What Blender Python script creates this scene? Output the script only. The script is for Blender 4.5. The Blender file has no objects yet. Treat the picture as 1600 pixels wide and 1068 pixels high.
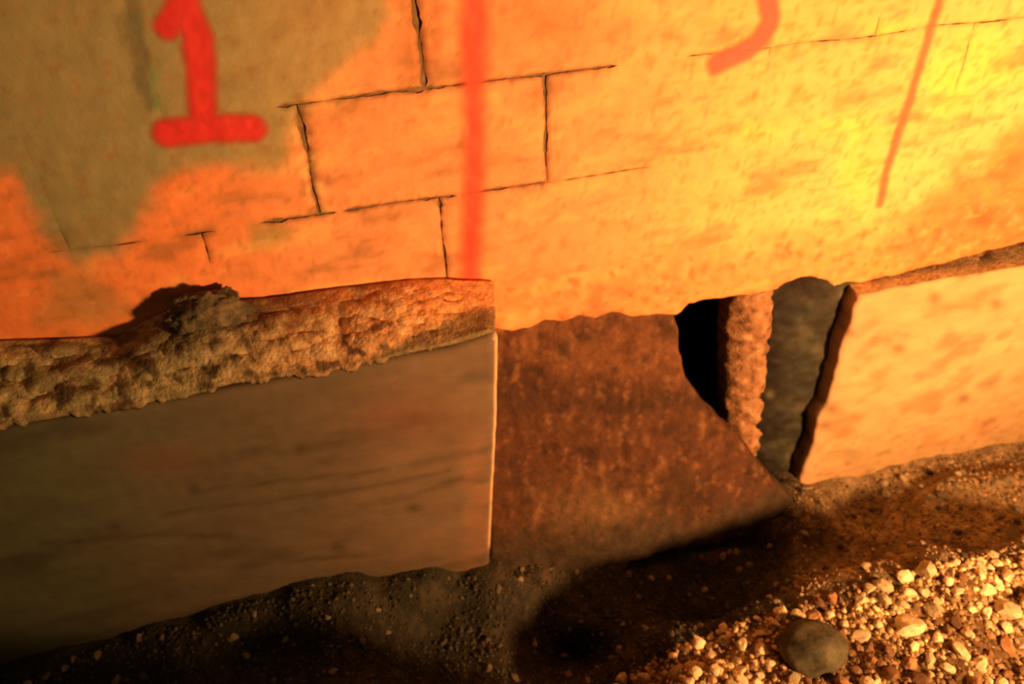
import bpy, bmesh, math, random
from mathutils import Vector, Matrix, noise
from mathutils.geometry import delaunay_2d_cdt

random.seed(7)
scene = bpy.context.scene
COL = scene.collection

# ------------------------------------------------------------------ camera
FPX = 1244.0
_h = Vector((7600.0, -1334.0, FPX)).normalized()
_vy = 1700.0
_v = Vector(((1334 * _vy - FPX * FPX) / 7600.0, _vy, FPX)).normalized()
AX = _h
AZ = -_v
AY = AZ.cross(AX)
CAM = Vector((0.0, -1.23, 1.35))
cam_d = bpy.data.cameras.new('camera')
cam = bpy.data.objects.new('camera', cam_d)
COL.objects.link(cam)


def cam2world(cv):                       # (right, down, forward) -> world
    return Vector((AX.dot(cv), AY.dot(cv), AZ.dot(cv)))


_r = cam2world(Vector((1, 0, 0)))
_u = cam2world(Vector((0, -1, 0)))
_b = cam2world(Vector((0, 0, -1)))
cam.matrix_world = Matrix(((_r.x, _u.x, _b.x, CAM.x), (_r.y, _u.y, _b.y, CAM.y),
                           (_r.z, _u.z, _b.z, CAM.z), (0, 0, 0, 1)))
cam_d.sensor_width = 36.0
cam_d.lens = FPX / 1600.0 * 36.0
cam_d.clip_start = 0.02
cam_d.dof.use_dof = True
cam_d.dof.focus_distance = 1.0
cam_d.dof.aperture_fstop = 4.2
scene.camera = cam

# ------------------------------------------------------------------ world, lamp, exposure
world = bpy.data.worlds.new('world')
scene.world = world
world.use_nodes = True
bg = world.node_tree.nodes['Background']
bg.inputs[0].default_value = (1.0, 0.62, 0.30, 1)
bg.inputs[1].default_value = 0.06

LAMP = Vector((1.34, -1.50, 0.66))
ld = bpy.data.lights.new('work_lamp', 'SPOT')
ld.color = (1.0, 0.47, 0.155)
ld.energy = 300.0
ld.shadow_soft_size = 0.09
ld.spot_size = math.radians(118)
ld.spot_blend = 0.8
lamp = bpy.data.objects.new('work_lamp', ld)
COL.objects.link(lamp)
lamp.location = LAMP
lamp.rotation_euler = (Vector((0.95, 0.0, 0.85)) - LAMP).to_track_quat('-Z', 'Y').to_euler()

scene.view_settings.view_transform = 'Standard'
scene.view_settings.look = 'None'
scene.view_settings.exposure = 0.0
scene.view_settings.gamma = 1.0
scene.view_settings.use_curve_mapping = False


# ------------------------------------------------------------------ helpers
def at(px, py, y):
    d = cam2world(Vector((px - 800.0, py - 534.0, FPX)))
    t = (y - CAM.y) / d.y
    return CAM + d * t


def to_px(p):
    d = Vector(p) - CAM
    x = AX * d.x + AY * d.y + AZ * d.z
    return x.x / x.z * FPX + 800.0, x.y / x.z * FPX + 534.0


def n3(x, y, z, s, seed=0.0):
    return noise.noise(Vector((x * s + seed * 13.7, y * s + seed * 5.1, z * s - seed * 7.3)))


def fbm(x, y, z, s, o=3, seed=0.0):
    a, r = 1.0, 0.0
    for _ in range(o):
        r += a * n3(x, y, z, s, seed)
        s *= 2.03
        a *= 0.5
    return r


def sm(a, b, t):
    if a == b:
        return float(t > a)
    t = max(0.0, min(1.0, (t - a) / (b - a)))
    return t * t * (3 - 2 * t)


def lerp(a, b, t):
    return a + (b - a) * t


def mixc(a, b, t):
    t = max(0.0, min(1.0, t))
    return tuple(a[i] + (b[i] - a[i]) * t for i in range(3))


def interp(pts, x):
    if x <= pts[0][0]:
        return pts[0][1]
    for (x0, y0), (x1, y1) in zip(pts, pts[1:]):
        if x <= x1:
            return y0 + (y1 - y0) * (x - x0) / (x1 - x0)
    return pts[-1][1]


def seg_d(px, py, a, b):
    ax, ay = a
    bx, by = b
    dx, dy = bx - ax, by - ay
    L = dx * dx + dy * dy
    t = 0 if L == 0 else max(0, min(1, ((px - ax) * dx + (py - ay) * dy) / L))
    return math.hypot(px - ax - t * dx, py - ay - t * dy)


def poly_d(px, py, pts):
    return min(seg_d(px, py, a, b) for a, b in zip(pts, pts[1:]))


def blob(px, py, cx, cy, rx, ry):
    return math.exp(-(((px - cx) / rx) ** 2 + ((py - cy) / ry) ** 2))


def inside(x, y, poly):
    c = False
    j = len(poly) - 1
    for i in range(len(poly)):
        xi, yi = poly[i]
        xj, yj = poly[j]
        if (yi > y) != (yj > y) and x < (xj - xi) * (y - yi) / (yj - yi) + xi:
            c = not c
        j = i
    return c


def link(name, me, mat, parent=None, smooth=True):
    o = bpy.data.objects.new(name, me)
    COL.objects.link(o)
    if mat:
        if not me.materials:
            me.materials.append(mat)
    if smooth:
        me.polygons.foreach_set('use_smooth', [True] * len(me.polygons))
    if parent:
        o.parent = parent
    return o


def mesh_of(name, verts, faces, cols=None):
    me = bpy.data.meshes.new(name)
    me.from_pydata([tuple(v) for v in verts], [], faces)
    if cols is not None:
        a = me.color_attributes.new('tint', 'FLOAT_COLOR', 'POINT')
        buf = []
        for c in cols:
            buf += [c[0], c[1], c[2], 1.0]
        a.data.foreach_set('color', buf)
    me.update()
    return me


def tag(o, label=None, cat=None, group=None, kind=None):
    if label:
        o['label'] = label
    if cat:
        o['category'] = cat
    if group:
        o['group'] = group
    if kind:
        o['kind'] = kind
    return o


def auto_smooth(o, ang=40):
    me = o.data
    bm = bmesh.new()
    bm.from_mesh(me)
    lim = math.radians(ang)
    for e in bm.edges:
        if len(e.link_faces) == 2 and e.calc_face_angle(0) > lim:
            e.smooth = False
    bm.to_mesh(me)
    bm.free()


# ------------------------------------------------------------------ materials
def material(name, mode='tint', color=(0.5, 0.5, 0.5), var=0.25, scale=40.0, bump=0.3, bscale=120.0,
             rough=0.85, rand=0.0, bdist=0.002, stretch=None):
    m = bpy.data.materials.new(name)
    m.use_nodes = True
    nt = m.node_tree
    N, L = nt.nodes, nt.links
    bs = N['Principled BSDF']
    bs.inputs['Roughness'].default_value = rough
    bs.inputs['Specular IOR Level'].default_value = 0.25
    geo = N.new('ShaderNodeNewGeometry')
    src = geo.outputs['Position']
    if stretch:
        mp = N.new('ShaderNodeMapping')
        mp.inputs['Scale'].default_value = stretch
        L.new(src, mp.inputs['Vector'])
        src = mp.outputs[0]
    nz = N.new('ShaderNodeTexNoise')
    nz.inputs['Scale'].default_value = scale
    nz.inputs['Detail'].default_value = 5.0
    nz.inputs['Roughness'].default_value = 0.6
    L.new(src, nz.inputs['Vector'])
    mr = N.new('ShaderNodeMapRange')
    mr.inputs['From Min'].default_value = 0.3
    mr.inputs['From Max'].default_value = 0.7
    mr.inputs['To Min'].default_value = 1.0 - var
    mr.inputs['To Max'].default_value = 1.0 + var
    L.new(nz.outputs['Fac'], mr.inputs['Value'])
    if mode == 'tint':
        at_ = N.new('ShaderNodeAttribute')
        at_.attribute_name = 'tint'
        csrc = at_.outputs['Color']
    else:
        rgb = N.new('ShaderNodeRGB')
        rgb.outputs[0].default_value = (*color, 1)
        csrc = rgb.outputs[0]
    vm = N.new('ShaderNodeVectorMath')
    vm.operation = 'SCALE'
    L.new(csrc, vm.inputs[0])
    L.new(mr.outputs[0], vm.inputs['Scale'])
    out = vm.outputs[0]
    if rand:
        oi = N.new('ShaderNodeObjectInfo')
        m2 = N.new('ShaderNodeMapRange')
        m2.inputs['To Min'].default_value = 1.0 - rand
        m2.inputs['To Max'].default_value = 1.0 + rand
        L.new(oi.outputs['Random'], m2.inputs['Value'])
        v2 = N.new('ShaderNodeVectorMath')
        v2.operation = 'SCALE'
        L.new(out, v2.inputs[0])
        L.new(m2.outputs[0], v2.inputs['Scale'])
        out = v2.outputs[0]
    L.new(out, bs.inputs['Base Color'])
    n2 = N.new('ShaderNodeTexNoise')
    n2.inputs['Scale'].default_value = bscale
    n2.inputs['Detail'].default_value = 4.0
    L.new(src, n2.inputs['Vector'])
    bp = N.new('ShaderNodeBump')
    bp.inputs['Strength'].default_value = bump
    bp.inputs['Distance'].default_value = bdist
    L.new(n2.outputs['Fac'], bp.inputs['Height'])
    L.new(bp.outputs[0], bs.inputs['Normal'])
    return m


M_WALL = material('painted_blockwork', var=0.10, scale=30, bump=0.35, bscale=90, rough=0.75)
M_MORTAR = material('old_mortar', 'flat', (0.22, 0.13, 0.06), var=0.4, scale=60, bump=0.6)
M_CONC = material('cast_concrete', var=0.14, scale=22, bump=0.4, bscale=70, rough=0.8, stretch=(0.45, 1, 1.2))
M_RAW = material('rough_stained_concrete', var=0.30, scale=45, bump=0.9, bscale=110, bdist=0.004)
M_RUBBLE = material('crumbled_mortar', var=0.35, scale=70, bump=0.9, bscale=160, bdist=0.003)
M_SLATE = material('dark_slate', var=0.35, scale=28, bump=0.6, bscale=60, rough=0.6)
M_SOIL = material('damp_soil', var=0.35, scale=60, bump=1.0, bscale=150, bdist=0.004, rough=0.95)
M_DARK = material('cavity_shade', 'flat', (0.012, 0.010, 0.008), var=0.3, scale=30, bump=0.5, rough=1.0)  # near-black: the unlit void is put into the colour
M_STONE_L = material('pale_gravel_stone', 'flat', (0.66, 0.52, 0.32), var=0.35, scale=60, bump=0.5, bscale=200, rand=0.35)
M_STONE_M = material('rusty_gravel_stone', 'flat', (0.26, 0.13, 0.06), var=0.4, scale=60, bump=0.5, bscale=200, rand=0.5)
M_STONE_D = material('dull_gravel_stone', 'flat', (0.22, 0.17, 0.105), var=0.35, scale=60, bump=0.5, bscale=200, rand=0.8)  # dulled for the trench shade; slope stones share it
M_PEB = material('gravel_grit', var=0.2, scale=80, bump=0.5, bscale=200)


def paint_material(name, col, soft=(0.05, 0.95), mx=0.95):
    m = bpy.data.materials.new(name)
    m.use_nodes = True
    nt = m.node_tree
    N, L = nt.nodes, nt.links
    bs = N['Principled BSDF']
    bs.inputs['Base Color'].default_value = (*col, 1)
    bs.inputs['Roughness'].default_value = 0.6
    a = N.new('ShaderNodeAttribute')
    a.attribute_name = 'tint'
    mr = N.new('ShaderNodeMapRange')
    mr.interpolation_type = 'SMOOTHSTEP'
    mr.inputs['From Min'].default_value = soft[0]
    mr.inputs['From Max'].default_value = soft[1]
    mr.inputs['To Max'].default_value = mx
    L.new(a.outputs['Fac'], mr.inputs['Value'])
    nz = N.new('ShaderNodeTexNoise')
    nz.inputs['Scale'].default_value = 60
    geo = N.new('ShaderNodeNewGeometry')
    L.new(geo.outputs['Position'], nz.inputs['Vector'])
    m2 = N.new('ShaderNodeMapRange')
    m2.inputs['From Min'].default_value = 0.2
    m2.inputs['From Max'].default_value = 0.5
    m2.inputs['To Min'].default_value = 0.75
    L.new(nz.outputs['Fac'], m2.inputs['Value'])
    mu = N.new('ShaderNodeMath')
    mu.operation = 'MULTIPLY'
    L.new(mr.outputs[0], mu.inputs[0])
    L.new(m2.outputs[0], mu.inputs[1])
    L.new(mu.outputs[0], bs.inputs['Alpha'])
    return m


# ------------------------------------------------------------------ the block wall
# albedo of the wall: peach masonry paint, with patches of grey-olive coat left on it
PEACH = (0.80, 0.34, 0.15)
ORANGE = (0.86, 0.27, 0.09)
CREAM = (0.80, 0.53, 0.185)
OLIVE = (0.30, 0.275, 0.145)
BROWN = (0.30, 0.15, 0.055)
COAT = [(-400, -300), (560, -300), (600, -60), (610, 25), (590, 60), (520, 120), (470, 165), (455, 230), (440, 262), (395, 268),
        (330, 262), (290, 252), (255, 272), (235, 310), (205, 360), (180, 395), (120, 420), (85, 390), (45, 330),
        (20, 275), (-400, 240)]
COAT2 = [(395, 350), (460, 350), (440, 385), (385, 390)]
COAT3 = [(70, 430), (130, 430), (175, 450), (215, 500), (170, 510), (60, 500)]


def edge_soft(px, py, poly, w):
    d = poly_d(px, py, poly + [poly[0]])
    s = d if inside(px, py, poly) else -d
    return sm(-w, w, s)


def wall_col(x, z):
    px, py = to_px((x, 0, z))
    wob = 18 * fbm(x, 0, z, 14, 3, 1)
    wo2 = 18 * fbm(x, 0, z, 14, 3, 2)
    qx, qy = px + wob, py + wo2
    c = mixc(PEACH, CREAM, sm(820, 1220, px) * 0.9)  # same paint; the yellower lamp side is put into the colour
    # warmer orange to the left, painting the light's falloff, and towards the foot
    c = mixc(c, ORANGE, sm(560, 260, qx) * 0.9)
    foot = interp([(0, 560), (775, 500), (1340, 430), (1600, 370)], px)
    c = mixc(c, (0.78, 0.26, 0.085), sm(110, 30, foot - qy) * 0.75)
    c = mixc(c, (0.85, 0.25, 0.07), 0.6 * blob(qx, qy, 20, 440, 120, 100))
    a = edge_soft(qx, qy, COAT, 20)
    oc = mixc(OLIVE, (0.43, 0.32, 0.15), sm(200, 560, px))
    c = mixc(c, oc, a)
    c = mixc(c, (0.30, 0.26, 0.10), 0.75 * edge_soft(qx, qy, COAT2, 16))
    c = mixc(c, (0.36, 0.26, 0.10), 0.6 * edge_soft(qx, qy, COAT3, 22))
    c = mixc(c, (0.06, 0.075, 0.05), 0.55 * sm(22, 4, poly_d(qx, qy, [(200, 0), (215, 80), (240, 160)])))
    c = mixc(c, (0.16, 0.34, 0.12), 0.5 * sm(10, 2, poly_d(qx, qy, [(243, 90), (250, 165)])))
    # brown grime by the open joint over the first course, and at top
    c = mixc(c, (0.40, 0.13, 0.04), 0.55 * sm(30, 5, poly_d(qx, qy, [(640, -60), (640, 60), (650, 130), (672, 60), (690, -20)])))
    c = mixc(c, (0.70, 0.22, 0.07), 0.55 * blob(qx, qy, 850, 30, 120, 50))
    c = mixc(c, (0.42, 0.19, 0.06), 0.55 * blob(qx, qy, 545, 165, 30, 18))
    # pale yellow patches
    for bx, by, rx, ry in [(1180, 205, 40, 25), (1330, 200, 60, 20), (1340, 270, 30, 50), (1375, 40, 40, 15),
                           (1480, 120, 50, 40), (1540, 90, 60, 50), (1480, 150, 25, 40)]:
        c = mixc(c, (0.85, 0.66, 0.13), 0.7 * blob(qx, qy, bx, by, rx, ry))
    st = fbm(x * 0.5, 0, z * 1.6, 16, 4, 5)
    c = mixc(c, BROWN, 0.6 * sm(0.15, 0.8, st) * (1 - a * 0.6))
    c = mixc(c, (0.9, 0.62, 0.2), 0.3 * sm(0.2, 0.7, -st) * (1 - a))
    st2 = fbm(x, 0, z, 55, 3, 6)
    c = mixc(c, BROWN, 0.4 * sm(0.25, 0.8, st2))
    d480 = poly_d(qx * 0.3 + px * 0.7, qy, [(470, 165), (478, 230), (490, 330)])
    c = mixc(c, (0.28, 0.14, 0.05), 0.7 * sm(24, 4, d480) * sm(-0.3, 0.5, st2))
    c = mixc(c, (0.86, 0.60, 0.25), 0.6 * sm(26, 6, poly_d(px, py, [(465, 200), (500, 330)])) * sm(0.0, 0.6, -st2))
    # stained damp corner low at the far right
    c = mixc(c, (0.55, 0.17, 0.05), 0.7 * sm(0, 60, qy - interp([(1380, 330), (1600, 170)], qx)) * sm(1330, 1450, qx))
    c = mixc(c, (0.20, 0.09, 0.03), 0.8 * blob(qx, qy, 1532, 335, 26, 18) + 0.5 * blob(qx, qy, 1545, 270, 40, 12)
             + 0.4 * blob(qx, qy, 1575, 250, 26, 18) + 0.4 * blob(qx, qy, 1500, 275, 14, 22) + 0.6 * blob(qx, qy, 1305, 350, 9, 7))
    st3 = fbm(x * 0.8, 0, z * 2.0, 40, 3, 7)
    c = mixc(c, (0.42, 0.33, 0.07), 0.55 * sm(0.2, 0.6, st3) * sm(900, 1100, px))
    st4 = fbm(x * 3.0, 0, z, 45, 2, 8)
    c = mixc(c, (0.36, 0.17, 0.05), 0.4 * sm(0.3, 0.7, st4))
    for bx, by in [(1022, 140), (1052, 65), (1055, 205), (1012, 295), (88, 380), (120, 18), (860, 340), (985, 345)]:
        c = mixc(c, BROWN, 0.5 * blob(qx, qy, bx, by, 9, 9))
    return c


S = 1.0696
Z_AB = 1.35 - 0.380 * S
Z_BC = 1.35 - 0.553 * S
Z_CD = 1.35 - 0.726 * S
HROW = Z_AB - Z_BC
# strengths of the open joints, authored along the joint: (pixel polyline, width factor)
OPEN = [([(530, 150), (640, 143)], 1.0), ([(700, 133), (830, 122)], 0.85), ([(860, 118), (940, 104)], 0.8),
        ([(430, 347), (500, 335)], 0.8), ([(560, 328), (690, 310)], 1.0), ([(750, 300), (840, 282)], 0.75),
        ([(865, 278), (1000, 262)], 0.35), ([(855, 130), (846, 215)], 1.0), ([(850, 245), (845, 275)], 1.0),
        ([(486, 180), (482, 225)], 1.3), ([(482, 260), (492, 335)], 0.9), ([(662, -80), (665, 70), (655, 140)], 1.4),
        ([(682, 315), (690, 370), (700, 430)], 0.6), ([(1090, 85), (1240, 62)], 0.3), ([(1250, 60), (1600, 15)], 0.35),
        ([(312, 365), (312, 395)], 0.5), ([(205, 365), (90, 380)], 0.4), ([(1240, 205), (1340, 190)], 0.4),
        ([(460, 163), (490, 160)], 0.8), ([(1500, 60), (1510, 160)], 0.3)]
OPEN3 = []
for pl, s in OPEN:
    w = [at(p[0], p[1], 0.0) for p in pl]
    OPEN3.append(([(q.x, q.z) for q in w], s))


def openness(x, z):
    r = 0.05
    for pl, s in OPEN3:
        d = poly_d(x, z, pl)
        if d < 0.03:
            r = max(r, s * sm(0.03, 0.012, d))
    return r


def relief(x, z):
    return 0.0016 * fbm(x, 0, z, 9, 2, 11) + 0.0011 * fbm(x, 0, z, 45, 3, 12)


wall = None
vb, fb = [], []
# backing of the wall: full mortar behind the block faces
bm = bmesh.new()
x0, x1, y0, y1, z0, z1 = -1.75, 2.45, 0.0055, 0.16, Z_CD - 0.004, Z_AB + 3 * HROW
bmesh.ops.create_cube(bm, size=1.0)
for v in bm.verts:
    v.co = Vector((lerp(x0, x1, v.co.x + 0.5), lerp(y0, y1, v.co.y + 0.5), lerp(z0, z1, v.co.z + 0.5)))
me = bpy.data.meshes.new('wall_back')
bm.to_mesh(me)
bm.free()
wall = link('wall_back', me, M_MORTAR, smooth=False)
tag(wall, kind='structure')


def make_block(xa, xb, za, zb, i):
    nx, nz = max(6, int((xb - xa) / 0.0065)), max(6, int((zb - za) / 0.0065))
    V, F, Cc = [], [], []

    def border(x, z):
        g = openness(x, z)
        j = 0.5 + 0.9 * abs(n3(x, 0, z, 60, 3)) + 0.5 * n3(x, 0, z, 17, 4)
        return 0.0050 * max(0.0, g - 0.13) * max(0.05, j * 1.6 - 0.65), g
    idx = {}
    for jz in range(nz + 1):
        for jx in range(nx + 1):
            u, w = jx / nx, jz / nz
            # squeeze samples towards edges so the rounded arris is resolved
            x = lerp(xa, xb, u)
            z = lerp(za, zb, w)
            gl, _ = border(xa, z)
            gr, _ = border(xb, z)
            gb, _ = border(x, za)
            gt, _ = border(x, zb)
            wv = 0.004 * n3(x, 0, z, 6, 9)
            xx = lerp(xa + gl, xb - gr, u)
            zz = lerp(za + gb, zb - gt, w)
            e = min(xx - xa, xb - xx, zz - za, zb - zz)
            g = openness(xx, zz) if e < 0.02 else 0.05
            y = -relief(xx, zz) + (0.0035 * g + 0.0003) * sm(0.009, 0.0, e)
            wj = wv * sm(0, 1, 1)
            idx[(jx, jz)] = len(V)
            V.append((xx + 0.004 * n3(0, 0, zz, 12, 21), y, zz + 0.004 * n3(xx, 0, 0, 9, 22)))
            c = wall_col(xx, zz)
            if e < 0.016:
                sp = fbm(xx, 0, zz, 80, 2, 23)
                c = mixc(c, (0.16, 0.085, 0.035), sm(0.006 + 0.010 * max(0, sp), 0.0, e) * min(1, g * 1.1) * (0.75 + 0.5 * sp))
            Cc.append(c)
    for jz in range(nz):
        for jx in range(nx):
            F.append((idx[(jx, jz)], idx[(jx + 1, jz)], idx[(jx + 1, jz + 1)], idx[(jx, jz + 1)]))
    ring = [(k, 0) for k in range(nx)] + [(nx, k) for k in range(nz)] + [(k, nz) for k in range(nx, 0, -1)] + [(0, k) for k in range(nz, 0, -1)]
    back = []
    for r in ring:
        v = V[idx[r]]
        back.append(len(V))
        V.append((v[0], 0.012, v[2]))
        Cc.append((0.14, 0.07, 0.035))
    n = len(ring)
    for k in range(n):
        F.append((idx[ring[k]], back[k], back[(k + 1) % n], idx[ring[(k + 1) % n]]))
    me = mesh_of('concrete_block', V, F, Cc)
    o = link('concrete_block', me, M_WALL, wall)
    auto_smooth(o, 50)
    return o


P = 0.3635 * S
rows = [(Z_CD, Z_BC, 0.126 * S), (Z_BC, Z_AB, 0.3035 * S), (Z_AB, Z_AB + HROW, 0.122 * S),
        (Z_AB + HROW, Z_AB + 2 * HROW, 0.3035 * S), (Z_AB + 2 * HROW, Z_AB + 3 * HROW, 0.122 * S)]
k = 0
for za, zb, xj in rows:
    i0 = int(math.floor((-1.75 - xj) / P)) + 1
    xs = [-1.75]
    while xj + i0 * P < 2.4:
        if xj + i0 * P > -1.70:
            xs.append(xj + i0 * P)
        i0 += 1
    xs.append(2.45)
    for xa, xb in zip(xs, xs[1:]):
        make_block(xa, xb, za, zb, k)
        k += 1


# ------------------------------------------------------------------ generic cast slab with an irregular outline
def slab(name, mat, outline, yfun, yback, colfun, step=0.012, parent=None, bevel=0.006, fine=0.0012, jit=0.0015,
         sidecol=None):
    """outline: (x, z) polygon, counter-clockwise or not; front face at yfun(x,z), closed to yback."""
    pts = []
    n = len(outline)
    for i in range(n):
        a, b = outline[i], outline[(i + 1) % n]
        d = math.hypot(b[0] - a[0], b[1] - a[1])
        m = max(1, int(d / step))
        for q in range(m):
            t = q / m
            x, z = lerp(a[0], b[0], t), lerp(a[1], b[1], t)
            pts.append((x + jit * 2 * n3(x, 1, z, 35, 31), z + jit * 2 * n3(x, 2, z, 35, 32)))
    nb = len(pts)
    xs = [p[0] for p in pts]
    zs = [p[1] for p in pts]
    co = [Vector(p) for p in pts]
    # inner ring to carry the bevel, plus a jittered lattice
    x = min(xs)
    row = 0
    inner = []
    z = min(zs)
    while z < max(zs):
        x = min(xs) + (step * 0.5 if row % 2 else 0)
        while x < max(xs):
            if inside(x, z, pts):
                inner.append((x, z))
            x += step
        z += step * 0.87
        row += 1
    edges_p = pts + [pts[0]]
    # coarse bucket distance to border
    cell = 0.05
    bk = {}
    for a, b in zip(edges_p, edges_p[1:]):
        for ddx in (-1, 0, 1):
            for ddz in (-1, 0, 1):
                bk.setdefault((int(a[0] // cell) + ddx, int(a[1] // cell) + ddz), []).append((a, b))

    def bd(x, z):
        l = bk.get((int(x // cell), int(z // cell)))
        if not l:
            return cell
        return min(cell, min(seg_d(x, z, a, b) for a, b in l))
    ring2 = []
    sgn = 1.0 if sum(a[0] * b[1] - b[0] * a[1] for a, b in zip(edges_p, edges_p[1:])) > 0 else -1.0
    for i in range(nb):
        a, b, c_ = pts[i - 1], pts[i], pts[(i + 1) % nb]
        tx, tz = c_[0] - a[0], c_[1] - a[1]
        L_ = math.hypot(tx, tz) or 1
        nxn, nzn = -tz / L_ * sgn, tx / L_ * sgn
        for f_ in (0.3, 1.0):
            q = (b[0] + nxn * bevel * f_, b[1] + nzn * bevel * f_)
            if inside(q[0], q[1], pts) and bd(*q) > bevel * f_ * 0.8:
                ring2.append(q)
    keep = [p for p in inner if bd(*p) > max(step * 0.45, bevel * 1.5)] + ring2
    co += [Vector(p) for p in keep]
    res = delaunay_2d_cdt(co, [(i, (i + 1) % nb) for i in range(nb)], [], 1, 1e-7)
    vc, ed, fc, ov = res[0], res[1], res[2], res[3]
    V, Cc = [], []
    for p in vc:
        d = bd(p.x, p.y)
        y = yfun(p.x, p.y) - fine * fbm(p.x, 0, p.y, 60, 3, 41)
        y += bevel * (1 - math.sqrt(max(0.0, 1 - (1 - min(1, d / max(bevel, 1e-5))) ** 2)))
        V.append((p.x, y, p.y))
        Cc.append(colfun(p.x, p.y))
    F = []
    for f in fc:
        a, b, c_ = [vc[i] for i in f[:3]]
        area = (b - a).cross(c_ - a)
        F.append(tuple(f) if area > 0 else tuple(reversed(f)))
    # border loop from the mesh itself
    cnt = {}
    for f in F:
        for i in range(len(f)):
            e = (f[i], f[(i + 1) % len(f)])
            cnt[e] = 1
    bor = [e for e in cnt if (e[1], e[0]) not in cnt]
    bidx = {}
    for a, b in bor:
        for q in (a, b):
            if q not in bidx:
                chain = [q]
                for s_ in range(1, 4):
                    t = s_ / 3
                    v = V[q]
                    chain.append(len(V))
                    yb = yback(v[0], v[2]) if callable(yback) else yback
                    V.append((v[0] + (0.002 * n3(v[0], t, v[2], 30, 51) if s_ < 3 else 0), lerp(v[1], yb, t),
                              v[2] + (0.002 * n3(v[0], t, v[2], 30, 52) if s_ < 3 else 0)))
                    Cc.append(sidecol(v[0], lerp(v[1], yb, t), v[2]) if sidecol else Cc[q])
                bidx[q] = chain
    for a, b in bor:
        A, B = bidx[a], bidx[b]
        for s_ in range(3):
            F.append((B[s_], A[s_], A[s_ + 1], B[s_ + 1]))
    me = mesh_of(name, V, F, Cc)
    o = link(name, me, mat, parent)
    auto_smooth(o, 55)
    return o


def pxo(pts, y):
    return [(at(a, b, y).x, at(a, b, y).z) for a, b in pts]


# ------------------------------------------------------------------ left footing: smooth cast concrete, standing proud
YL = -0.150
left_out = pxo([(-160, 700), (0, 671), (120, 651), (300, 620), (450, 592), (600, 563), (700, 545), (770, 524),
                (779, 530), (778, 600), (776, 680), (772, 760), (766, 880)], YL)
xr = left_out[-1][0]
left_out += [(xr - 0.005, -0.14), (-1.75, -0.14), (-1.75, left_out[0][1])]
GROOVE = [[(250, 805), (420, 785), (560, 765), (700, 738)], [(560, 790), (640, 775), (720, 748)], [(300, 770), (460, 752), (600, 735)],
          [(60, 850), (240, 838), (360, 840)], [(440, 880), (560, 868)]]
GROOVE = [[(at(a, b, YL).x, at(a, b, YL).z) for a, b in g] for g in GROOVE]


def y_left(x, z):
    y = YL - 0.004 * fbm(x * 0.6, 0, z * 1.6, 6, 3, 61)
    for g in GROOVE:
        d = poly_d(x, z, g)
        if d < 0.012:
            y += 0.0022 * sm(0.010, 0.0, d)
    return y


def c_left(x, z):
    px, py = to_px((x, YL, z))
    n = fbm(x * 0.4, 0, z * 1.4, 9, 4, 62)
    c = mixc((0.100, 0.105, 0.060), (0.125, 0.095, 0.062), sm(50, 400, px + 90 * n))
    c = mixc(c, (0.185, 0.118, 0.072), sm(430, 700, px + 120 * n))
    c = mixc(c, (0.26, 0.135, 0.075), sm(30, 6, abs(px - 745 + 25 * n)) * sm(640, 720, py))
    c = mixc(c, (0.055, 0.045, 0.03), 0.6 * sm(0.15, 0.8, n))
    c = mixc(c, (0.16, 0.05, 0.028), 0.45 * blob(px, py, 640, 650, 90, 40) + 0.35 * blob(px, py, 250, 720, 60, 25))
    for g in GROOVE:
        d = poly_d(x, z, g)
        if d < 0.012:
            c = mixc(c, (0.05, 0.035, 0.022), 0.45 * sm(0.010, 0.0, d))
    c = mixc(c, (0.75, 0.50, 0.30), 0.85 * sm(7, 1.5, poly_d(px, py, [(779, 530), (778, 600), (776, 680), (772, 760), (767, 850)])))  # pale strip paints the lamp's glint along the edge
    for bx, by in [(646, 792), (528, 855), (180, 820), (300, 765), (470, 700)]:
        c = mixc(c, (0.035, 0.028, 0.018), 0.6 * blob(px, py, bx, by, 12, 8))
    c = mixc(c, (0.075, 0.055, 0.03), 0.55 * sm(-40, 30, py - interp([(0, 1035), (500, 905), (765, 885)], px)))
    return c


def yb_left(x, z):
    return -0.012


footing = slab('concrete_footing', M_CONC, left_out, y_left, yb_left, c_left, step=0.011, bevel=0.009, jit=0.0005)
tag(footing, 'dull grey-brown smooth cast concrete footing standing proud, left of the thin bright vertical edge', 'footing')

# ------------------------------------------------------------------ lower lip of the wall: rough painted mortar bed
YB = -0.004
lip_low = [(700, 545), (775, 512), (800, 516), (832, 510), (850, 498), (880, 502), (905, 492), (930, 497), (955, 486), (985, 494), (1020, 491),
           (1056, 490), (1075, 474), (1100, 467), (1150, 462), (1180, 457), (1212, 452), (1226, 440), (1245, 433), (1272, 431),
           (1292, 438), (1303, 447), (1318, 441), (1345, 440), (1400, 428), (1480, 408), (1540, 392), (1600, 378), (1700, 362)]
lip = pxo(lip_low, YB)
lip = [(-1.75, 0.52)] + [(-0.3, 0.52)] + lip + [(2.45, lip[-1][1] - 0.01), (2.45, Z_CD + 0.016), (-1.75, Z_CD + 0.016)]


def c_lip(x, z):
    c = wall_col(x, z)
    px, py = to_px((x, YB, z))
    n = fbm(x, 0, z, 45, 3, 71)
    c = mixc(c, (0.40, 0.13, 0.04), 0.7 * sm(0.15, 0.7, n) * sm(Z_CD + 0.006, Z_CD - 0.02, z))
    return mixc(c, (0.9, 0.5, 0.2), 0.4 * sm(0.2, 0.7, -n) * sm(800, 1000, px))


def y_lip(x, z):
    w = sm(Z_CD - 0.012, Z_CD + 0.014 + 0.006 * n3(x, 0, 0, 30, 73), z)
    y = YB - relief(x, z) - 0.003 * fbm(x, 0, z, 30, 3, 72) - 0.004 * sm(0.56, 0.50, z)
    return lerp(y, 0.0045, w)


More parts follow.
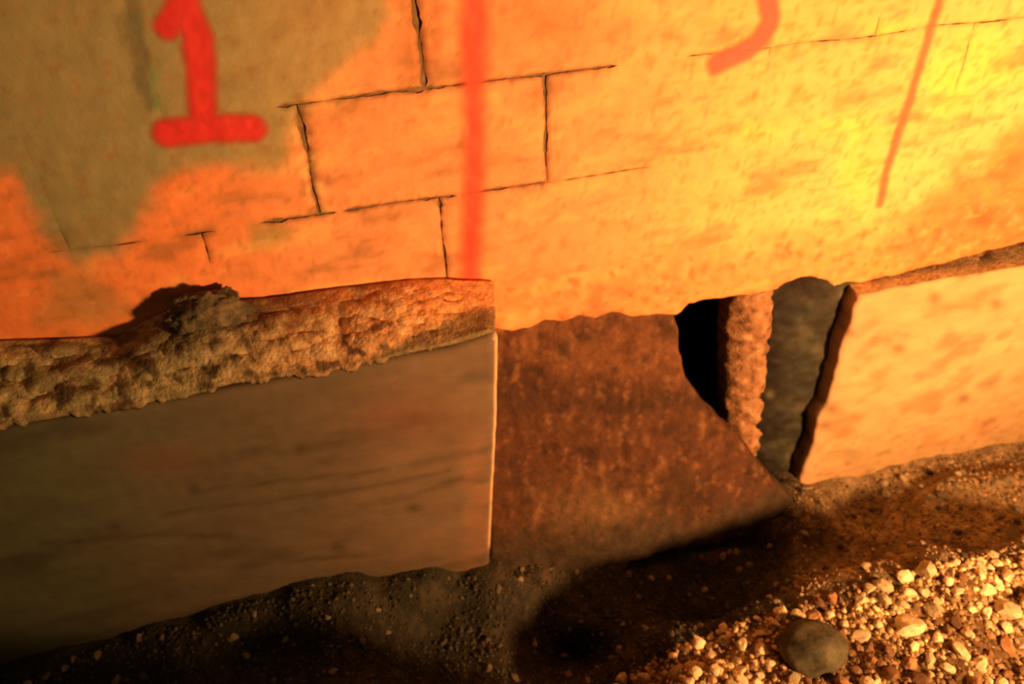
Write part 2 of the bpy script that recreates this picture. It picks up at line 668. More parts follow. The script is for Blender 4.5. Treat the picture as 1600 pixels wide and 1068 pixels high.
bed = slab('mortar_bed', M_WALL, lip, y_lip, 0.14, c_lip, step=0.009, bevel=0.005, parent=wall)
tag(bed, 'rough orange mortar bed along the foot of the wall')

# ------------------------------------------------------------------ middle footing: rough red-brown concrete with a broken hole
YM = 0.035
MA, MB = -0.105, 0.25          # the panel leans: y = MA + MB * z


def at_m(px, py):
    d = cam2world(Vector((px - 800.0, py - 534.0, FPX)))
    t = (MA + MB * CAM.z - CAM.y) / (d.y - MB * d.z)
    return CAM + d * t


hole_left = [(1052, 440), (1056, 500), (1062, 545), (1072, 590), (1092, 622), (1118, 652), (1148, 680), (1172, 706), (1198, 738), (1222, 765), (1243, 782)]
m_top = at_m(900, 480).z + 0.06
hl = [(at_m(a, b).x, at_m(a, b).z) for a, b in hole_left]
hl[0] = (hl[0][0], m_top)
tipx = hl[-1][0]
mid_out = [(0.192, m_top)] + hl + [(tipx, -0.14), (0.1435, -0.14)]


def y_mid(x, z):
    return MA + MB * z - 0.006 * fbm(x, 0, z, 7, 3, 81) - 0.0045 * fbm(x, 0, z, 26, 3, 82)


def c_mid(x, z):
    px, py = to_px((x, MA + MB * z, z))
    n = fbm(x, 0, z, 10, 4, 83)
    m = fbm(x, 0, z, 38, 3, 84)
    c = (0.090, 0.033, 0.014)
    c = mixc(c, (0.150, 0.056, 0.023), sm(610, 560, py + 30 * n))
    m2 = fbm(x * 2.2, 0, z * 0.7, 38, 3, 85)
    c = mixc(c, (0.045, 0.020, 0.010), 0.7 * sm(0.0, 0.6, n))
    c = mixc(c, (0.24, 0.105, 0.045), 0.7 * sm(0.1, 0.75, m2))
    c = mixc(c, (0.040, 0.014, 0.007), 0.7 * sm(0.15, 0.7, -m))
    c = mixc(c, (0.045, 0.018, 0.009), 0.6 * sm(26, 6, abs(py - 630 - 30 * n)))
    c = mixc(c, (0.26, 0.15, 0.065), 0.4 * blob(px, py, 930, 800, 90, 40))
    c = mixc(c, (0.075, 0.03, 0.015), 0.5 * blob(px, py, 800, 640, 45, 22) + 0.5 * blob(px, py, 800, 770, 26, 80))
    c = mixc(c, (0.05, 0.035, 0.02), 0.88 * sm(-60, 5, py - interp([(760, 870), (1100, 835), (1240, 780)], px) + 25 * m))  # fade to dark paints the panel's foot into the ground shadow
    return c


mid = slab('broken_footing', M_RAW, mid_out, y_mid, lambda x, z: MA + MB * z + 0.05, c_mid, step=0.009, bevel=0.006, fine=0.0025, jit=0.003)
tag(mid, 'rough red-brown set-back concrete panel whose right side is broken away round the black hole', 'footing')

# ------------------------------------------------------------------ right footing: pale lit face with a ledge on top
YR = -0.045
hr = [(1343, 462), (1336, 482), (1326, 512), (1318, 535), (1311, 560), (1306, 582), (1298, 612), (1292, 632), (1278, 655),
      (1275, 680), (1268, 704), (1258, 722), (1253, 745), (1247, 778)]
hrx = pxo(hr, YR)
topr = pxo([(1343, 462), (1400, 450), (1480, 436), (1560, 424), (1600, 417), (1700, 400)], YR)
right_out = list(reversed(topr)) + hrx[1:] + [(hrx[-1][0], -0.16), (2.45, -0.16), (2.45, topr[-1][1])]


def y_right(x, z):
    px, py = to_px((x, YR, z))
    return YR - 0.004 * fbm(x, 0, z, 7, 3, 91) - 0.004 * fbm(x, 0, z, 22, 2, 92) * sm(560, 700, py) + 0.012 * sm(0.03, 0.0, abs(x - interp([(0, 0)], 0)) + 9)


def c_right(x, z):
    px, py = to_px((x, YR, z))
    n = fbm(x * 0.7, 0, z, 12, 4, 93)
    m = fbm(x, 0, z, 50, 3, 94)
    low = sm(-140, 10, py - interp([(1250, 770), (1430, 725), (1600, 695)], px))
    c = mixc((0.50, 0.36, 0.17), (0.46, 0.24, 0.10), sm(0, 0.6, n))
    c = mixc(c, (0.42, 0.21, 0.09), 0.6 * low)
    c = mixc(c, (0.20, 0.13, 0.06), 0.55 * sm(0.3, 0.8, -n) * (1 - low * 0.5))
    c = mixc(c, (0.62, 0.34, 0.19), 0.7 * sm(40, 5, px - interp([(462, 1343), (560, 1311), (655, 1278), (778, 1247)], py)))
    for bx, by, r in [(1405, 545, 9), (1557, 475, 9), (1506, 622, 9), (1328, 520, 6), (1300, 640, 12), (1290, 665, 10), (1460, 465, 9)]:
        c = mixc(c, (0.20, 0.12, 0.045), 0.75 * blob(px, py, bx, by, r * 1.2, r))
    c = mixc(c, (0.12, 0.07, 0.03), 0.5 * sm(0.2, 0.7, m) * low)
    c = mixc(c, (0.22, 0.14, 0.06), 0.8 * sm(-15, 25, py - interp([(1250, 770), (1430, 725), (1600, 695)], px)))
    return c


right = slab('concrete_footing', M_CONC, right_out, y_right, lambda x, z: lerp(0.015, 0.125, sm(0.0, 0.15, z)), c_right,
             step=0.010, bevel=0.007, jit=0.0025, sidecol=lambda x, y, z: mixc((0.08, 0.045, 0.025), (0.30, 0.17, 0.085), 0.5 + n3(x, y, z, 60, 97)))
tag(right, 'pale brightly lit concrete footing with a narrow brown ledge, right of the black hole', 'footing')
# the brown ledge: thin dusty screed on top of the right footing
V, F, Cc = [], [], []
nx = 90
x_s, x_e = hrx[0][0] - 0.0, 2.44
for i in range(nx + 1):
    x = lerp(x_s, x_e, i / nx)
    zt = interp(sorted(topr), x)
    for j in range(9):
        t = j / 8
        y = lerp(YR + 0.004, 0.10, t)
        V.append((x, y, zt + 0.0015 + 0.003 * fbm(x, y, 0, 40, 2, 95) * min(1, t * 4)))
        Cc.append(mixc((0.46, 0.32, 0.16), (0.60, 0.42, 0.22), 0.5 + n3(x, y, 0, 30, 96)))
for i in range(nx):
    for j in range(8):
        a = i * 9 + j
        F.append((a, a + 9, a + 10, a + 1))
ledge = link('ledge', mesh_of('ledge', V, F, Cc), M_RUBBLE, right)
tag(ledge, 'narrow dusty brown ledge on top')

# ------------------------------------------------------------------ what stands in the hole
def box_mesh(name, x0, x1, y0, y1, z0, z1, mat, nx=6, inward=False, parent=None):
    bm = bmesh.new()
    bmesh.ops.create_cube(bm, size=1.0)
    bmesh.ops.subdivide_edges(bm, edges=bm.edges[:], cuts=nx, use_grid_fill=True)
    for v in bm.verts:
        c = Vector((lerp(x0, x1, v.co.x + 0.5), lerp(y0, y1, v.co.y + 0.5), lerp(z0, z1, v.co.z + 0.5)))
        v.co = c + Vector((n3(*c, 12, 1), n3(*c, 12, 2), n3(*c, 12, 3))) * 0.012
    # open towards the front
    fr = [f for f in bm.faces if f.normal.y < -0.9 and f.calc_center_median().y < (y0 + 0.03)]
    bmesh.ops.delete(bm, geom=fr, context='FACES')
    bmesh.ops.reverse_faces(bm, faces=bm.faces[:])
    me = bpy.data.meshes.new(name)
    bm.to_mesh(me)
    bm.free()
    return link(name, me, mat, parent, smooth=False)


cav = box_mesh('cavity_box_1', 0.46, 1.10, 0.125, 0.80, -0.15, 0.62, M_DARK, 8)  # earth box behind the hole, coloured near-black for the void's darkness
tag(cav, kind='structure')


def c_post(x, z):
    m = fbm(x, 0, z, 55, 3, 101)
    c = mixc((0.34, 0.16, 0.075), (0.48, 0.27, 0.14), sm(0, 0.7, m))
    return mixc(c, (0.10, 0.045, 0.02), 0.8 * sm(0.1, 0.7, -m))


post_px = [(1150, 440), (1218, 430), (1216, 500), (1208, 560), (1200, 610), (1195, 680), (1190, 735), (1160, 735), (1146, 690), (1143, 640), (1147, 560), (1152, 490)]
YP = 0.010
post_out = pxo(post_px, YP)


def y_post(x, z):
    cx = interp([(0.0, at(1170, 735, YP).x), (0.6, at(1184, 440, YP).x)], z)
    return YP + 3.5 * (x - cx) ** 2 * 3 - 0.008 * fbm(x, 0, z, 32, 3, 102)


post = slab('rubble_pier', M_RAW, post_out, y_post, 0.09, c_post, step=0.006, bevel=0.008, fine=0.003, jit=0.004)
tag(post, 'narrow red-brown rubble pier standing upright inside the dark hole', 'pier')

sl_px = [(1212, 440), (1226, 425), (1260, 418), (1300, 424), (1350, 428), (1368, 470), (1350, 560), (1318, 660), (1288, 760), (1268, 800), (1240, 800),
         (1205, 750), (1170, 705), (1186, 660), (1196, 600), (1206, 540), (1212, 490)]
sl_px = [(1206, 470), (1212, 445), (1226, 432), (1260, 424), (1300, 430), (1318, 436), (1340, 440), (1341, 462), (1334, 482), (1324, 512), (1316, 535),
         (1309, 560), (1304, 582), (1296, 612), (1290, 632), (1276, 655), (1273, 680), (1266, 704), (1256, 722), (1251, 745), (1245, 785),
         (1222, 768), (1198, 741), (1170, 709), (1180, 660), (1190, 600), (1200, 540), (1206, 500)]
YS = 0.006
sl_out = pxo([(a + (12 if a > 1242 and b > 440 else 0), b - (14 if b < 446 else 0)) for a, b in sl_px], YS)


def y_slate(x, z):
    t = (x - 0.78) / 0.15
    return YS + 0.016 - 0.020 * t - 0.006 * fbm(x, 0, z, 12, 3, 111) - 0.004 * abs(n3(x, 0, z, 34, 112))


def c_slate(x, z):
    px, py = to_px((x, YS, z))
    n = fbm(x, 0, z, 14, 4, 113)
    c = mixc((0.032, 0.032, 0.023), (0.065, 0.058, 0.038), sm(-0.2, 0.6, n))
    c = mixc(c, (0.03, 0.022, 0.014), 0.75 * sm(0.15, 0.7, -n))
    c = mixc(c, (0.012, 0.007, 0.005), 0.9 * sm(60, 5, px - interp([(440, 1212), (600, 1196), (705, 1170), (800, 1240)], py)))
    c = mixc(c, (0.016, 0.007, 0.005), 0.95 * blob(px, py, 1262, 440, 55, 28))  # shadow under the arched lip, painted on the slab top
    c = mixc(c, (0.20, 0.18, 0.11), 0.5 * blob(px, py, 1318, 465, 9, 20) + 0.4 * blob(px, py, 1205, 618, 6, 7) + 0.3 * blob(px, py, 1255, 520, 15, 15))
    c = mixc(c, (0.07, 0.03, 0.015), 0.5 * blob(px, py, 1300, 555, 14, 60))
    return c


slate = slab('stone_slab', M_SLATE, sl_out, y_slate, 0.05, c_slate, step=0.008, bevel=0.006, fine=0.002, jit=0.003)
tag(slate, 'dark grey stone slab leaning in the hole, tapering to a point', 'slab')

# ------------------------------------------------------------------ rubble of crumbled mortar on the left ledge
UP = [(-160, 566), (0, 541), (100, 537), (190, 534), (235, 505), (280, 488), (330, 478), (420, 474), (500, 462), (560, 455), (640, 446), (700, 443),
      (760, 446), (800, 450)]
LO = [(-160, 694), (0, 668), (120, 648), (300, 618), (360, 600), (440, 590), (520, 580), (590, 564), (650, 550), (700, 541), (760, 524), (800, 525)]
V, F, Cc = [], [], []
nx, ny = 340, 34
NEXT = 80                       # columns carried on past the left of the photograph
LZ = []
for i in range(nx + 1):
    px = lerp(-155, 772, max(0, i - NEXT) / (nx - NEXT))
    shift = -0.010 * max(0, NEXT - i)
    a = at(px, interp(UP, px), -0.006)
    # lower edge lies on the ledge just behind the arris, less deep towards the right
    yl = interp([(-160, YL + 0.004), (520, YL + 0.006), (650, YL + 0.006), (772, YL + 0.010)], px)
    b = at(px, interp(LO, px), yl)
    for j in range(ny + 1):
        t = j / ny
        p = a.lerp(b, t)
        p.x += shift
        p.z += 0.012 * math.sin(math.pi * t) * sm(772, 600, px)
        amp = min(1, t * 6) * min(1, (1 - t) * 5 + 0.12) * sm(772, 700, px)
        d = 0.0075 * fbm(p.x * 0.8, p.y * 1.5, p.z * 1.5, 22, 4, 121) + 0.0014 * n3(p.x, p.y, p.z, 170, 123)
        p += Vector((0, -0.6, 0.8)) * d * amp
        if t > 0.9 and px < 700:              # crumbs spill a little over the arris
            sp = max(0.0, fbm(p.x, 0, 0, 28, 4, 126) + 0.15)
            w_ = (t - 0.9) / 0.1
            p.z -= 0.009 * sp * w_
            p.y -= 0.007 * min(1, sp * 3) * w_
        V.append(p)
        n = fbm(p.x, p.y, p.z, 42, 3, 124)
        l = fbm(p.x, p.y, p.z, 9, 3, 125)
        c = mixc((0.36, 0.33, 0.165), (0.62, 0.33, 0.155), sm(250, 620, px))
        c = mixc(c, (0.75, 0.58, 0.33), 0.75 * sm(0.1, 0.7, n))
        c = mixc(c, (0.07, 0.045, 0.024), 0.9 * sm(0.05, 0.5, -n))
        c = mixc(c, (0.92, 0.44, 0.17), 0.85 * sm(600, 700, px))  # orange mortar, brightened to offset the shade on its tilt
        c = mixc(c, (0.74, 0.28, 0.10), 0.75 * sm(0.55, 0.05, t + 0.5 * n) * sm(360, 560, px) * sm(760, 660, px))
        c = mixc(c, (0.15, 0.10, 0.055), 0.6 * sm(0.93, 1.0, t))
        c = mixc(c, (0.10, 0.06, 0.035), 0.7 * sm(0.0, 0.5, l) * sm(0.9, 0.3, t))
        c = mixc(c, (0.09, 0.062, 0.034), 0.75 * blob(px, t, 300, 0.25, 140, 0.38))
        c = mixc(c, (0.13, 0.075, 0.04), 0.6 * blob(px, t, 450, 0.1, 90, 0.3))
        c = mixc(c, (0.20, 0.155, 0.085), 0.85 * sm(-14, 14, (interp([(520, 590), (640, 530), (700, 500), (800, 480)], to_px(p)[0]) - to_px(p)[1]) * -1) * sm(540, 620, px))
        Cc.append(c)
for i in range(nx):
    for j in range(ny):
        a = i * (ny + 1) + j
        F.append((a, a + ny + 1, a + ny + 2, a + 1))
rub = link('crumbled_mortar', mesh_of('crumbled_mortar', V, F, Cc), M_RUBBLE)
rub_pts = V
# skirt so it has a body
mod = rub.modifiers.new('Solidify', 'SOLIDIFY')
mod.thickness = 0.012
mod.offset = -1
tag(rub, 'strip of pale crumbled mortar and dirt lying along the ledge of the left footing', 'rubble', kind='stuff')


# ------------------------------------------------------------------ rocks
def rock_mesh(name, seed, sub=2, sharp=0.35, cols=None, flat=0.75):
    bm = bmesh.new()
    bmesh.ops.create_icosphere(bm, subdivisions=sub, radius=1.0)
    rnd = random.Random(seed)
    planes = [(Vector((rnd.gauss(0, 1), rnd.gauss(0, 1), rnd.gauss(0, 1))).normalized(), rnd.uniform(0.55, 0.85)) for _ in range(9)]
    sc = Vector((rnd.uniform(0.8, 1.2), rnd.uniform(0.7, 1.05), rnd.uniform(0.55, 0.85) * flat / 0.75))
    for v in bm.verts:
        c = v.co.copy()
        for nn, dd in planes:
            q = c.dot(nn)
            if q > dd:
                c -= nn * (q - dd)
        c *= 1 + sharp * 0.4 * n3(v.co.x, v.co.y, v.co.z, 1.7, seed)
        v.co = Vector((c.x * sc.x, c.y * sc.y, c.z * sc.z))
    me = bpy.data.meshes.new(name)
    bm.to_mesh(me)
    bm.free()
    return me


# the dark lump of mortar against the wall on the ledge
bm = bmesh.new()
bmesh.ops.create_icosphere(bm, subdivisions=5, radius=1.0)
cc = at(322, 490, -0.032)
for v in bm.verts:
    c = v.co.copy()
    d = 1 + 0.22 * fbm(c.x, c.y, c.z, 1.6, 3, 131) + 0.13 * fbm(c.x, c.y, c.z, 6, 3, 132)
    c *= d
    v.co = Vector((c.x * 0.066, c.y * 0.038, c.z * 0.040)) + cc
    v.co.z += 0.10 * (v.co.x - cc.x) * 0.1
me = bpy.data.meshes.new('mortar_lump')
bm.to_mesh(me)
bm.free()
a = me.color_attributes.new('tint', 'FLOAT_COLOR', 'POINT')
for i, v in enumerate(me.vertices):
    n = fbm(*v.co, 40, 3, 133)
    c = mixc((0.085, 0.07, 0.042), (0.16, 0.12, 0.07), sm(-0.1, 0.6, n))
    c = mixc(c, (0.03, 0.022, 0.014), 0.7 * sm(0.2, 0.7, -n))
    a.data[i].color = (*c, 1)
lump = link('mortar_lump', me, M_RUBBLE)
tag(lump, 'dark rough lump of old mortar on the ledge below the red numeral', 'lump')

# loose crumbs on the rubble strip: countable bits are things of their own
crumb_meshes = [rock_mesh('mortar_crumb', 300 + i, 2) for i in range(6)]
M_CRUMB = material('mortar_crumb_stone', 'flat', (0.40, 0.28, 0.15), var=0.3, scale=80, bump=0.6, bscale=220, rand=0.5)
for m_ in crumb_meshes:
    m_.materials.append(M_CRUMB)
rnd = random.Random(5)
first = True
for k in range(90):
    i = rnd.randrange(NEXT + 8, nx - 40)
    j = rnd.randrange(5, ny - 2)
    p = rub_pts[i * (ny + 1) + j]
    if abs(p.x - cc.x) < 0.06 and p.z > cc.z - 0.03:
        continue
    o = bpy.data.objects.new('mortar_crumb', crumb_meshes[k % 6])
    COL.objects.link(o)
    s = rnd.uniform(0.0045, 0.010)
    o.location = p + Vector((0, -0.001, s * 0.35))
    o.scale = (s, s, s)
    o.rotation_euler = (rnd.uniform(-.5, .5), rnd.uniform(-.5, .5), rnd.uniform(0, 6.28))
    tag(o, 'small pale mortar crumb in the rubble strip on the left footing ledge', 'crumb', 'mortar crumbs on the left ledge')

# ------------------------------------------------------------------ ground
CTRL = []


def g(px, py, y, dz=0.0):
    p = at(px, py, y)
    CTRL.append((p.x, y, p.z + dz))


for px, py in [(0, 1040), (130, 1008), (250, 975), (380, 935), (500, 905), (640, 892), (765, 885)]:
    g(px, py, YL - 0.005)
for px, py in [(800, 885), (950, 870), (1100, 845), (1200, 805), (1243, 782)]:
    g(px, py, MA - 0.01)
for px, py in [(1300, 752), (1430, 722), (1520, 705), (1600, 690), (1700, 668)]:
    g(px, py, YR - 0.005)
# slope below the right footing, then the shaded valley
for px, py, y in [(1350, 800, -0.13), (1500, 780, -0.21), (1600, 770, -0.23), (1600, 840, -0.36), (1480, 850, -0.34), (1300, 890, -0.27),
                  (1100, 930, -0.225), (900, 960, -0.24), (1000, 905, -0.17), (1180, 870, -0.17), (1100, 990, -0.30), (900, 1040, -0.30), (700, 1000, -0.27), (400, 1040, -0.27),
                  (200, 1060, -0.24)]:
    g(px, py, y)
CREST = [(960, 1090, -0.47), (1000, 1058, -0.47), (1080, 1015, -0.47), (1200, 972, -0.475), (1290, 955, -0.48), (1350, 935, -0.48), (1420, 915, -0.48), (1490, 888, -0.48), (1600, 878, -0.49), (1700, 862, -0.50)]
for c in CREST:
    g(*c)
for px, py, y in [(1100, 1068, -0.56), (1300, 1040, -0.58), (1500, 1000, -0.60), (1600, 1060, -0.68), (1400, 1068, -0.64), (1600, 960, -0.58)]:
    g(px, py, y)
CTRL += [(-1.7, -0.3, 0.0), (-1.7, -0.9, 0.0), (-0.8, -0.7, 0.0), (0.0, -0.7, 0.02), (2.4, -0.1, 0.02), (2.4, -0.6, 0.08),
         (1.2, -1.4, 0.05), (0.2, -1.6, 0.1), (2.3, -1.5, 0.05), (-1.5, -1.6, 0.0), (0.65, -1.0, 0.12), (0.25, -0.68, 0.24), (0.05, -0.72, 0.33), (0.42, -0.88, 0.26), (-0.15, -0.72, 0.38), (-0.4, -0.75, 0.38)]  # last points: unseen bank, added to shade the trench and left footing


def gz(x, y):
    s = w = 0.0
    for cx, cy, cz in CTRL:
        d2 = (x - cx) ** 2 + (y - cy) ** 2 + 2e-4
        q = 1.0 / (d2 * d2)
        s += q * cz
        w += q
    return s / w


def ground_z(x, y):
    return gz(x, y) + 0.006 * fbm(x, y, 0, 18, 3, 141)


V, F, Cc = [], [], []
GX = [lerp(-1.75, -0.7, i / 12) for i in range(12)] + [lerp(-0.7, 1.7, i / 260) for i in range(260)] + [lerp(1.7, 2.45, i / 10) for i in range(11)]
GY = [lerp(-2.0, -0.75, i / 14) for i in range(14)] + [lerp(-0.75, 0.11, i / 96) for i in range(97)]
for x in GX:
    for y in GY:
        z = ground_z(x, y)
        n = fbm(x, y, 0, 50, 3, 142)
        dz = 0.004 * abs(n) if True else 0
        V.append((x, y, z + dz))
        px, py = to_px((x, y, z))
        crest = interp([(c[0], c[1]) for c in CREST], px)
        heap = sm(-12, 12, py - crest) * sm(930, 1000, px)
        c = mixc((0.030, 0.027, 0.018), (0.060, 0.048, 0.03), sm(-0.2, 0.6, n))  # damp soil, with the trench shade darkened into its tint
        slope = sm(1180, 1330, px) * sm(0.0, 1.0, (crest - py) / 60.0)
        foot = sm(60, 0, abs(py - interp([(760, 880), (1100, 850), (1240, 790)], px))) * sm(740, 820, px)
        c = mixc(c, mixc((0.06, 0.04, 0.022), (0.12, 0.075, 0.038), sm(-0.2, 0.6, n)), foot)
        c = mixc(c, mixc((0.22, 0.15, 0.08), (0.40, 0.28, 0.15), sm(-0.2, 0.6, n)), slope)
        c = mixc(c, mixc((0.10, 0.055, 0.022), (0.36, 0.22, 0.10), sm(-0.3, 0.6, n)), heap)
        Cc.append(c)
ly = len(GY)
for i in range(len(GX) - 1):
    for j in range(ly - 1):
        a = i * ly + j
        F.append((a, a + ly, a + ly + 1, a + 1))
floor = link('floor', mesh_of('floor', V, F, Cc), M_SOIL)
tag(floor, kind='structure')

# ------------------------------------------------------------------ gravel
rocks_l = [rock_mesh('gravel_stone', 10 + i, 2) for i in range(10)]
rocks_d = [m_.copy() for m_ in rocks_l]
rocks_m = [m_.copy() for m_ in rocks_l]
for m_ in rocks_m:
    m_.materials.append(M_STONE_M)
for m_ in rocks_l:
    m_.materials.append(M_STONE_L)
for m_ in rocks_d:
    m_.materials.append(M_STONE_D)


def region(x, y):
    z = gz(x, y)
    px, py = to_px((x, y, z))
    crest = interp([(c[0], c[1]) for c in CREST], px)
    if px > 960 and py > crest - 16:
        return 'heap', px, py, z
    if px > 1240 and py < crest - 16:
        return 'slope', px, py, z
    return 'shade', px, py, z


def heap_tone(px, py, x, y):
    t = 0.5 + 0.9 * fbm(x, y, 0, 11, 2, 161)
    t += 0.45 * blob(px, py, 1540, 930, 120, 70) + 0.25 * blob(px, py, 1250, 985, 150, 30) - 0.35 * blob(px, py, 1400, 1010, 110, 40)
    return max(0.0, min(1.0, t))


def front_limit(x):
    return YL - 0.012 if x < 0.16 else (MA - 0.015 if x < 0.83 else YR - 0.012)


# the one rounder dark stone in the heap
def round_mesh():
    bm = bmesh.new()
    bmesh.ops.create_icosphere(bm, subdivisions=4, radius=1.0)
    for v in bm.verts:
        c = v.co.copy()
        v.co = c * (1 + 0.14 * fbm(c.x, c.y, c.z, 1.3, 3, 171) + 0.03 * n3(c.x, c.y, c.z, 7, 172))
    me = bpy.data.meshes.new('round_stone')
    bm.to_mesh(me)
    bm.free()
    return me


q = at(1262, 1030, -0.545)
o = bpy.data.objects.new('round_stone', round_mesh())
COL.objects.link(o)
M_RS = material('mottled_round_stone', 'flat', (0.075, 0.065, 0.038), var=0.9, scale=22, bump=0.6, bscale=120)
o.data.materials.append(M_RS)
o.data.polygons.foreach_set('use_smooth', [True] * len(o.data.polygons))
RS = Vector((q.x, -0.545, gz(q.x, -0.545) + 0.012))
o.location = RS
o.scale = (0.060, 0.050, 0.040)
tag(o, 'large round dark mottled stone half sunk in the bright gravel near the bottom edge', 'stone')

LABEL = {'heap': ('small pale angular stone in the bright gravel heap at the lower right', 'stones of the bright gravel heap'),
         'shade': ('small shade-toned stone in the dark gravel along the foot of the footings', 'stones in the dark gravel'),
         'slope': ('small brown stone on the soil slope below the pale right footing', 'stones on the soil slope')}
rnd = random.Random(21)
count = {'heap': 0, 'shade': 0, 'slope': 0}
cap = {'heap': 150, 'shade': 79, 'slope': 70}
placed = []
tries = 0
while sum(count.values()) < 299 and tries < 60000:
    tries += 1
    x = rnd.uniform(-0.75, 1.65)
    y = rnd.uniform(-0.72, -0.03)
    r, px, py, z = region(x, y)
    if not (-10 < px < 1610 and py < 1075) or count[r] >= cap[r]:
        continue
    s = {'heap': rnd.uniform(0.008, 0.019), 'shade': rnd.uniform(0.007, 0.012), 'slope': rnd.uniform(0.007, 0.014)}[r]
    if r == 'heap' and px > 1380 and rnd.random() < 0.35:
        s *= 1.5
    if y + s > front_limit(x):
        continue
    if r == 'heap' and (Vector((x, y, 0)) - Vector((RS.x, RS.y, 0))).length < 0.052 + s:
        continue
    if any((x - a) ** 2 + (y - b) ** 2 < (0.85 * (s + c)) ** 2 for a, b, c in placed):
        continue
    placed.append((x, y, s))
    pale = heap_tone(px, py, x, y) > rnd.uniform(0.15, 0.75)
    m_ = ((rocks_l if pale else rocks_m) if r == 'heap' else rocks_d)[rnd.randrange(10)]
    o = bpy.data.objects.new('gravel_stone', m_)
    COL.objects.link(o)
    o.location = (x, y, ground_z(x, y) + s * 0.25)
    o.scale = (s, s, s)
    o.rotation_euler = (rnd.uniform(-.6, .6), rnd.uniform(-.6, .6), rnd.uniform(0, 6.28))
    tag(o, LABEL[r][0] if pale or r != 'heap' else 'small rust-brown stone in the bright gravel heap at the lower right', 'stone', LABEL[r][1])
    count[r] += 1
print('stones', count, tries)

# grit between them
ico = [rock_mesh('grit', 500 + i, 1) for i in range(6)]
icod = []
for m_ in ico:
    icod.append(([v.co.copy() for v in m_.vertices], [tuple(p.vertices) for p in m_.polygons]))
for m_ in ico:
    bpy.data.meshes.remove(m_)


def grit(name, which, n, smin, smax, cols, seed):
    rnd = random.Random(seed)
    V, F, Cc = [], [], []
    k = t = 0
    while k < n and t < n * 30:
        t += 1
        x = rnd.uniform(-1.05, 1.75)
        y = rnd.uniform(-0.80, -0.03)
        r, px, py, z = region(x, y)
        if r not in which or not (-400 < px < 1680 and py < 1250):
            continue
        s = lerp(smin, smax, rnd.random() ** 2)
        if y + s > front_limit(x):
            continue
        if 'heap' in which and (x - RS.x) ** 2 + (y - RS.y) ** 2 < 0.048 ** 2:
            continue
        k += 1
        vs, fs = icod[rnd.randrange(6)]
        R = Matrix.Rotation(rnd.uniform(0, 6.28), 3, 'Z') @ Matrix.Rotation(rnd.uniform(-.8, .8), 3, 'X')
        c0 = Vector((x, y, ground_z(x, y) + s * 0.35))
        b = len(V)
        q0 = rnd.random()
        if 'heap' in which:
            q0 *= 0.15 + 0.95 * heap_tone(px, py, x, y)
        c = mixc(cols[0], cols[1], q0)
        if rnd.random() < 0.12:
            c = tuple(q_ * 1.6 for q_ in c)
        for v in vs:
            V.append(R @ v * s + c0)
            Cc.append(c)
        for f in fs:
            F.append(tuple(i + b for i in f))
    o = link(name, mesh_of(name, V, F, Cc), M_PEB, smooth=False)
    return o


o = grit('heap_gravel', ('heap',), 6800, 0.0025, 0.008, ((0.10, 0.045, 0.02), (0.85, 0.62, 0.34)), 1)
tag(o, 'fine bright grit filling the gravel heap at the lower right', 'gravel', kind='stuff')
o = grit('shade_toned_gravel', ('shade',), 11000, 0.002, 0.0065, ((0.025, 0.022, 0.015), (0.10, 0.085, 0.055)), 2)  # trench shade carried in the dark tint
tag(o, 'fine grit toned dark for the shaded trench bottom along the footings', 'gravel', kind='stuff')
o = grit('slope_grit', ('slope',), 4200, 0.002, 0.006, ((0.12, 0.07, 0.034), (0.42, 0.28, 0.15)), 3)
tag(o, 'crumbly brown grit on the soil slope below the right footing', 'gravel', kind='stuff')


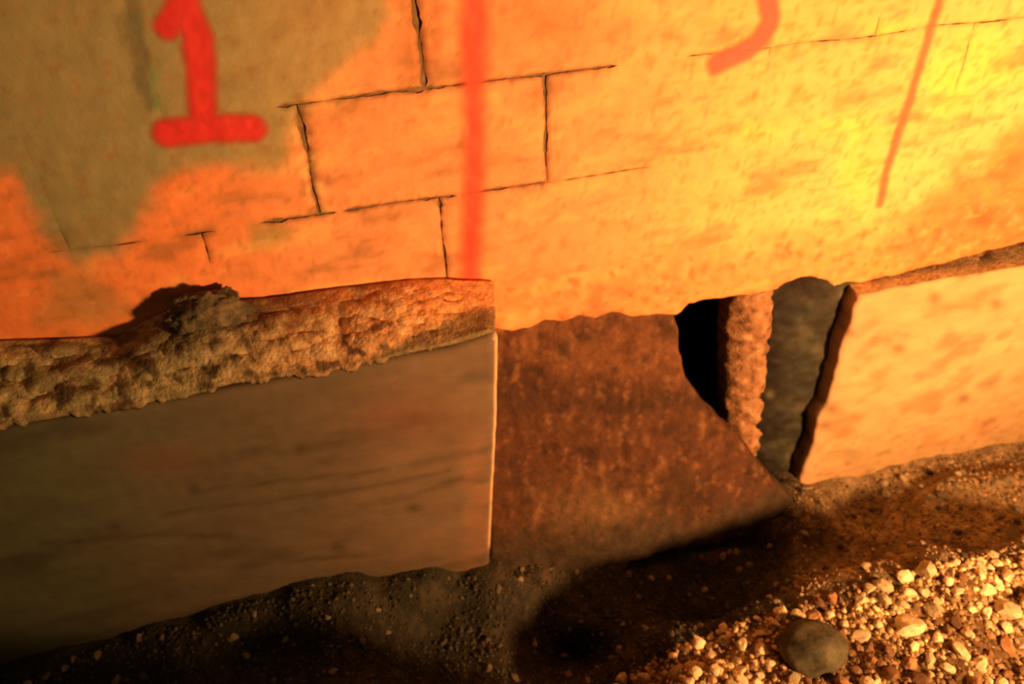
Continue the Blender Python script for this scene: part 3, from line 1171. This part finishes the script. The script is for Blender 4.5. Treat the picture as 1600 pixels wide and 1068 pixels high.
# ------------------------------------------------------------------ sprayed marks on the wall
def spray(name, label, paths, mat, fall, strength=1.0):
    """paths: list of (pixel polyline, half width px)"""
    W = []
    for pl, hw in paths:
        pts = [at(a, b, 0.0) for a, b in pl]
        W.append(([(p.x, p.z) for p in pts], hw * 0.00105))
    fo = fall * 0.00105
    xs = [p[0] for w in W for p in w[0]]
    zs = [p[1] for w in W for p in w[0]]
    pad = max(w[1] for w in W) + fo
    st = 0.004
    nx = int((max(xs) - min(xs) + 2 * pad) / st) + 1
    nz = int((max(zs) - min(zs) + 2 * pad) / st) + 1
    V, F, Cc, idx = [], [], [], {}
    for i in range(nx + 1):
        for j in range(nz + 1):
            x = min(xs) - pad + i * st
            z = min(zs) - pad + j * st
            a = 0.0
            for pl, hw in W:
                d = poly_d(x + 0.002 * n3(x, 0, z, 40, 151), z, pl)
                a = max(a, 1 - (d - hw) / fo if d > hw else 1.0)
            if a <= 0:
                continue
            a *= strength
            idx[(i, j)] = len(V)
            V.append((x, -max(relief(x, z), relief(x + .002, z), relief(x, z + .002)) - 0.0009, z))
            Cc.append((a, a, a))
    for (i, j), k in idx.items():
        q = [idx.get((i + 1, j)), idx.get((i + 1, j + 1)), idx.get((i, j + 1))]
        if None not in q:
            F.append((k, *q))
    o = link(name, mesh_of(name, V, F, Cc), mat, wall)
    tag(o, label)
    return o


M_RED = paint_material('red_spray_paint', (0.72, 0.035, 0.035))
M_RED2 = paint_material('thin_red_spray_paint', (0.90, 0.085, 0.045))
M_RED3 = paint_material('faded_red_spray_paint', (0.62, 0.15, 0.06))
spray('painted_numeral', 'red spray-painted numeral one',
      [([(262, 42), (282, 8), (290, -30)], 5), ([(290, -40), (288, 0), (296, 25), (310, 60), (314, 110), (318, 182)], 8),
       ([(262, 208), (330, 200), (394, 200)], 9)], M_RED, 21)
spray('painted_line', 'soft vertical red spray-painted line',
      [([(742, -60), (742, 40), (741, 120)], 3), ([(741, 120), (742, 240), (739, 330), (733, 460)], 0)], M_RED2, 34, 0.76)
spray('painted_stroke', 'curved red tail of a second spray-painted numeral at the top edge',
      [([(1185, -60), (1200, 0), (1204, 30), (1190, 60), (1165, 78), (1120, 100)], 6)], M_RED2, 20, 0.85)
spray('painted_line', 'thin slanting red spray-painted line at the right',
      [([(1480, -60), (1468, 0), (1450, 60), (1420, 160), (1400, 220), (1385, 270), (1375, 318)], 1)], M_RED3, 15, 0.72)
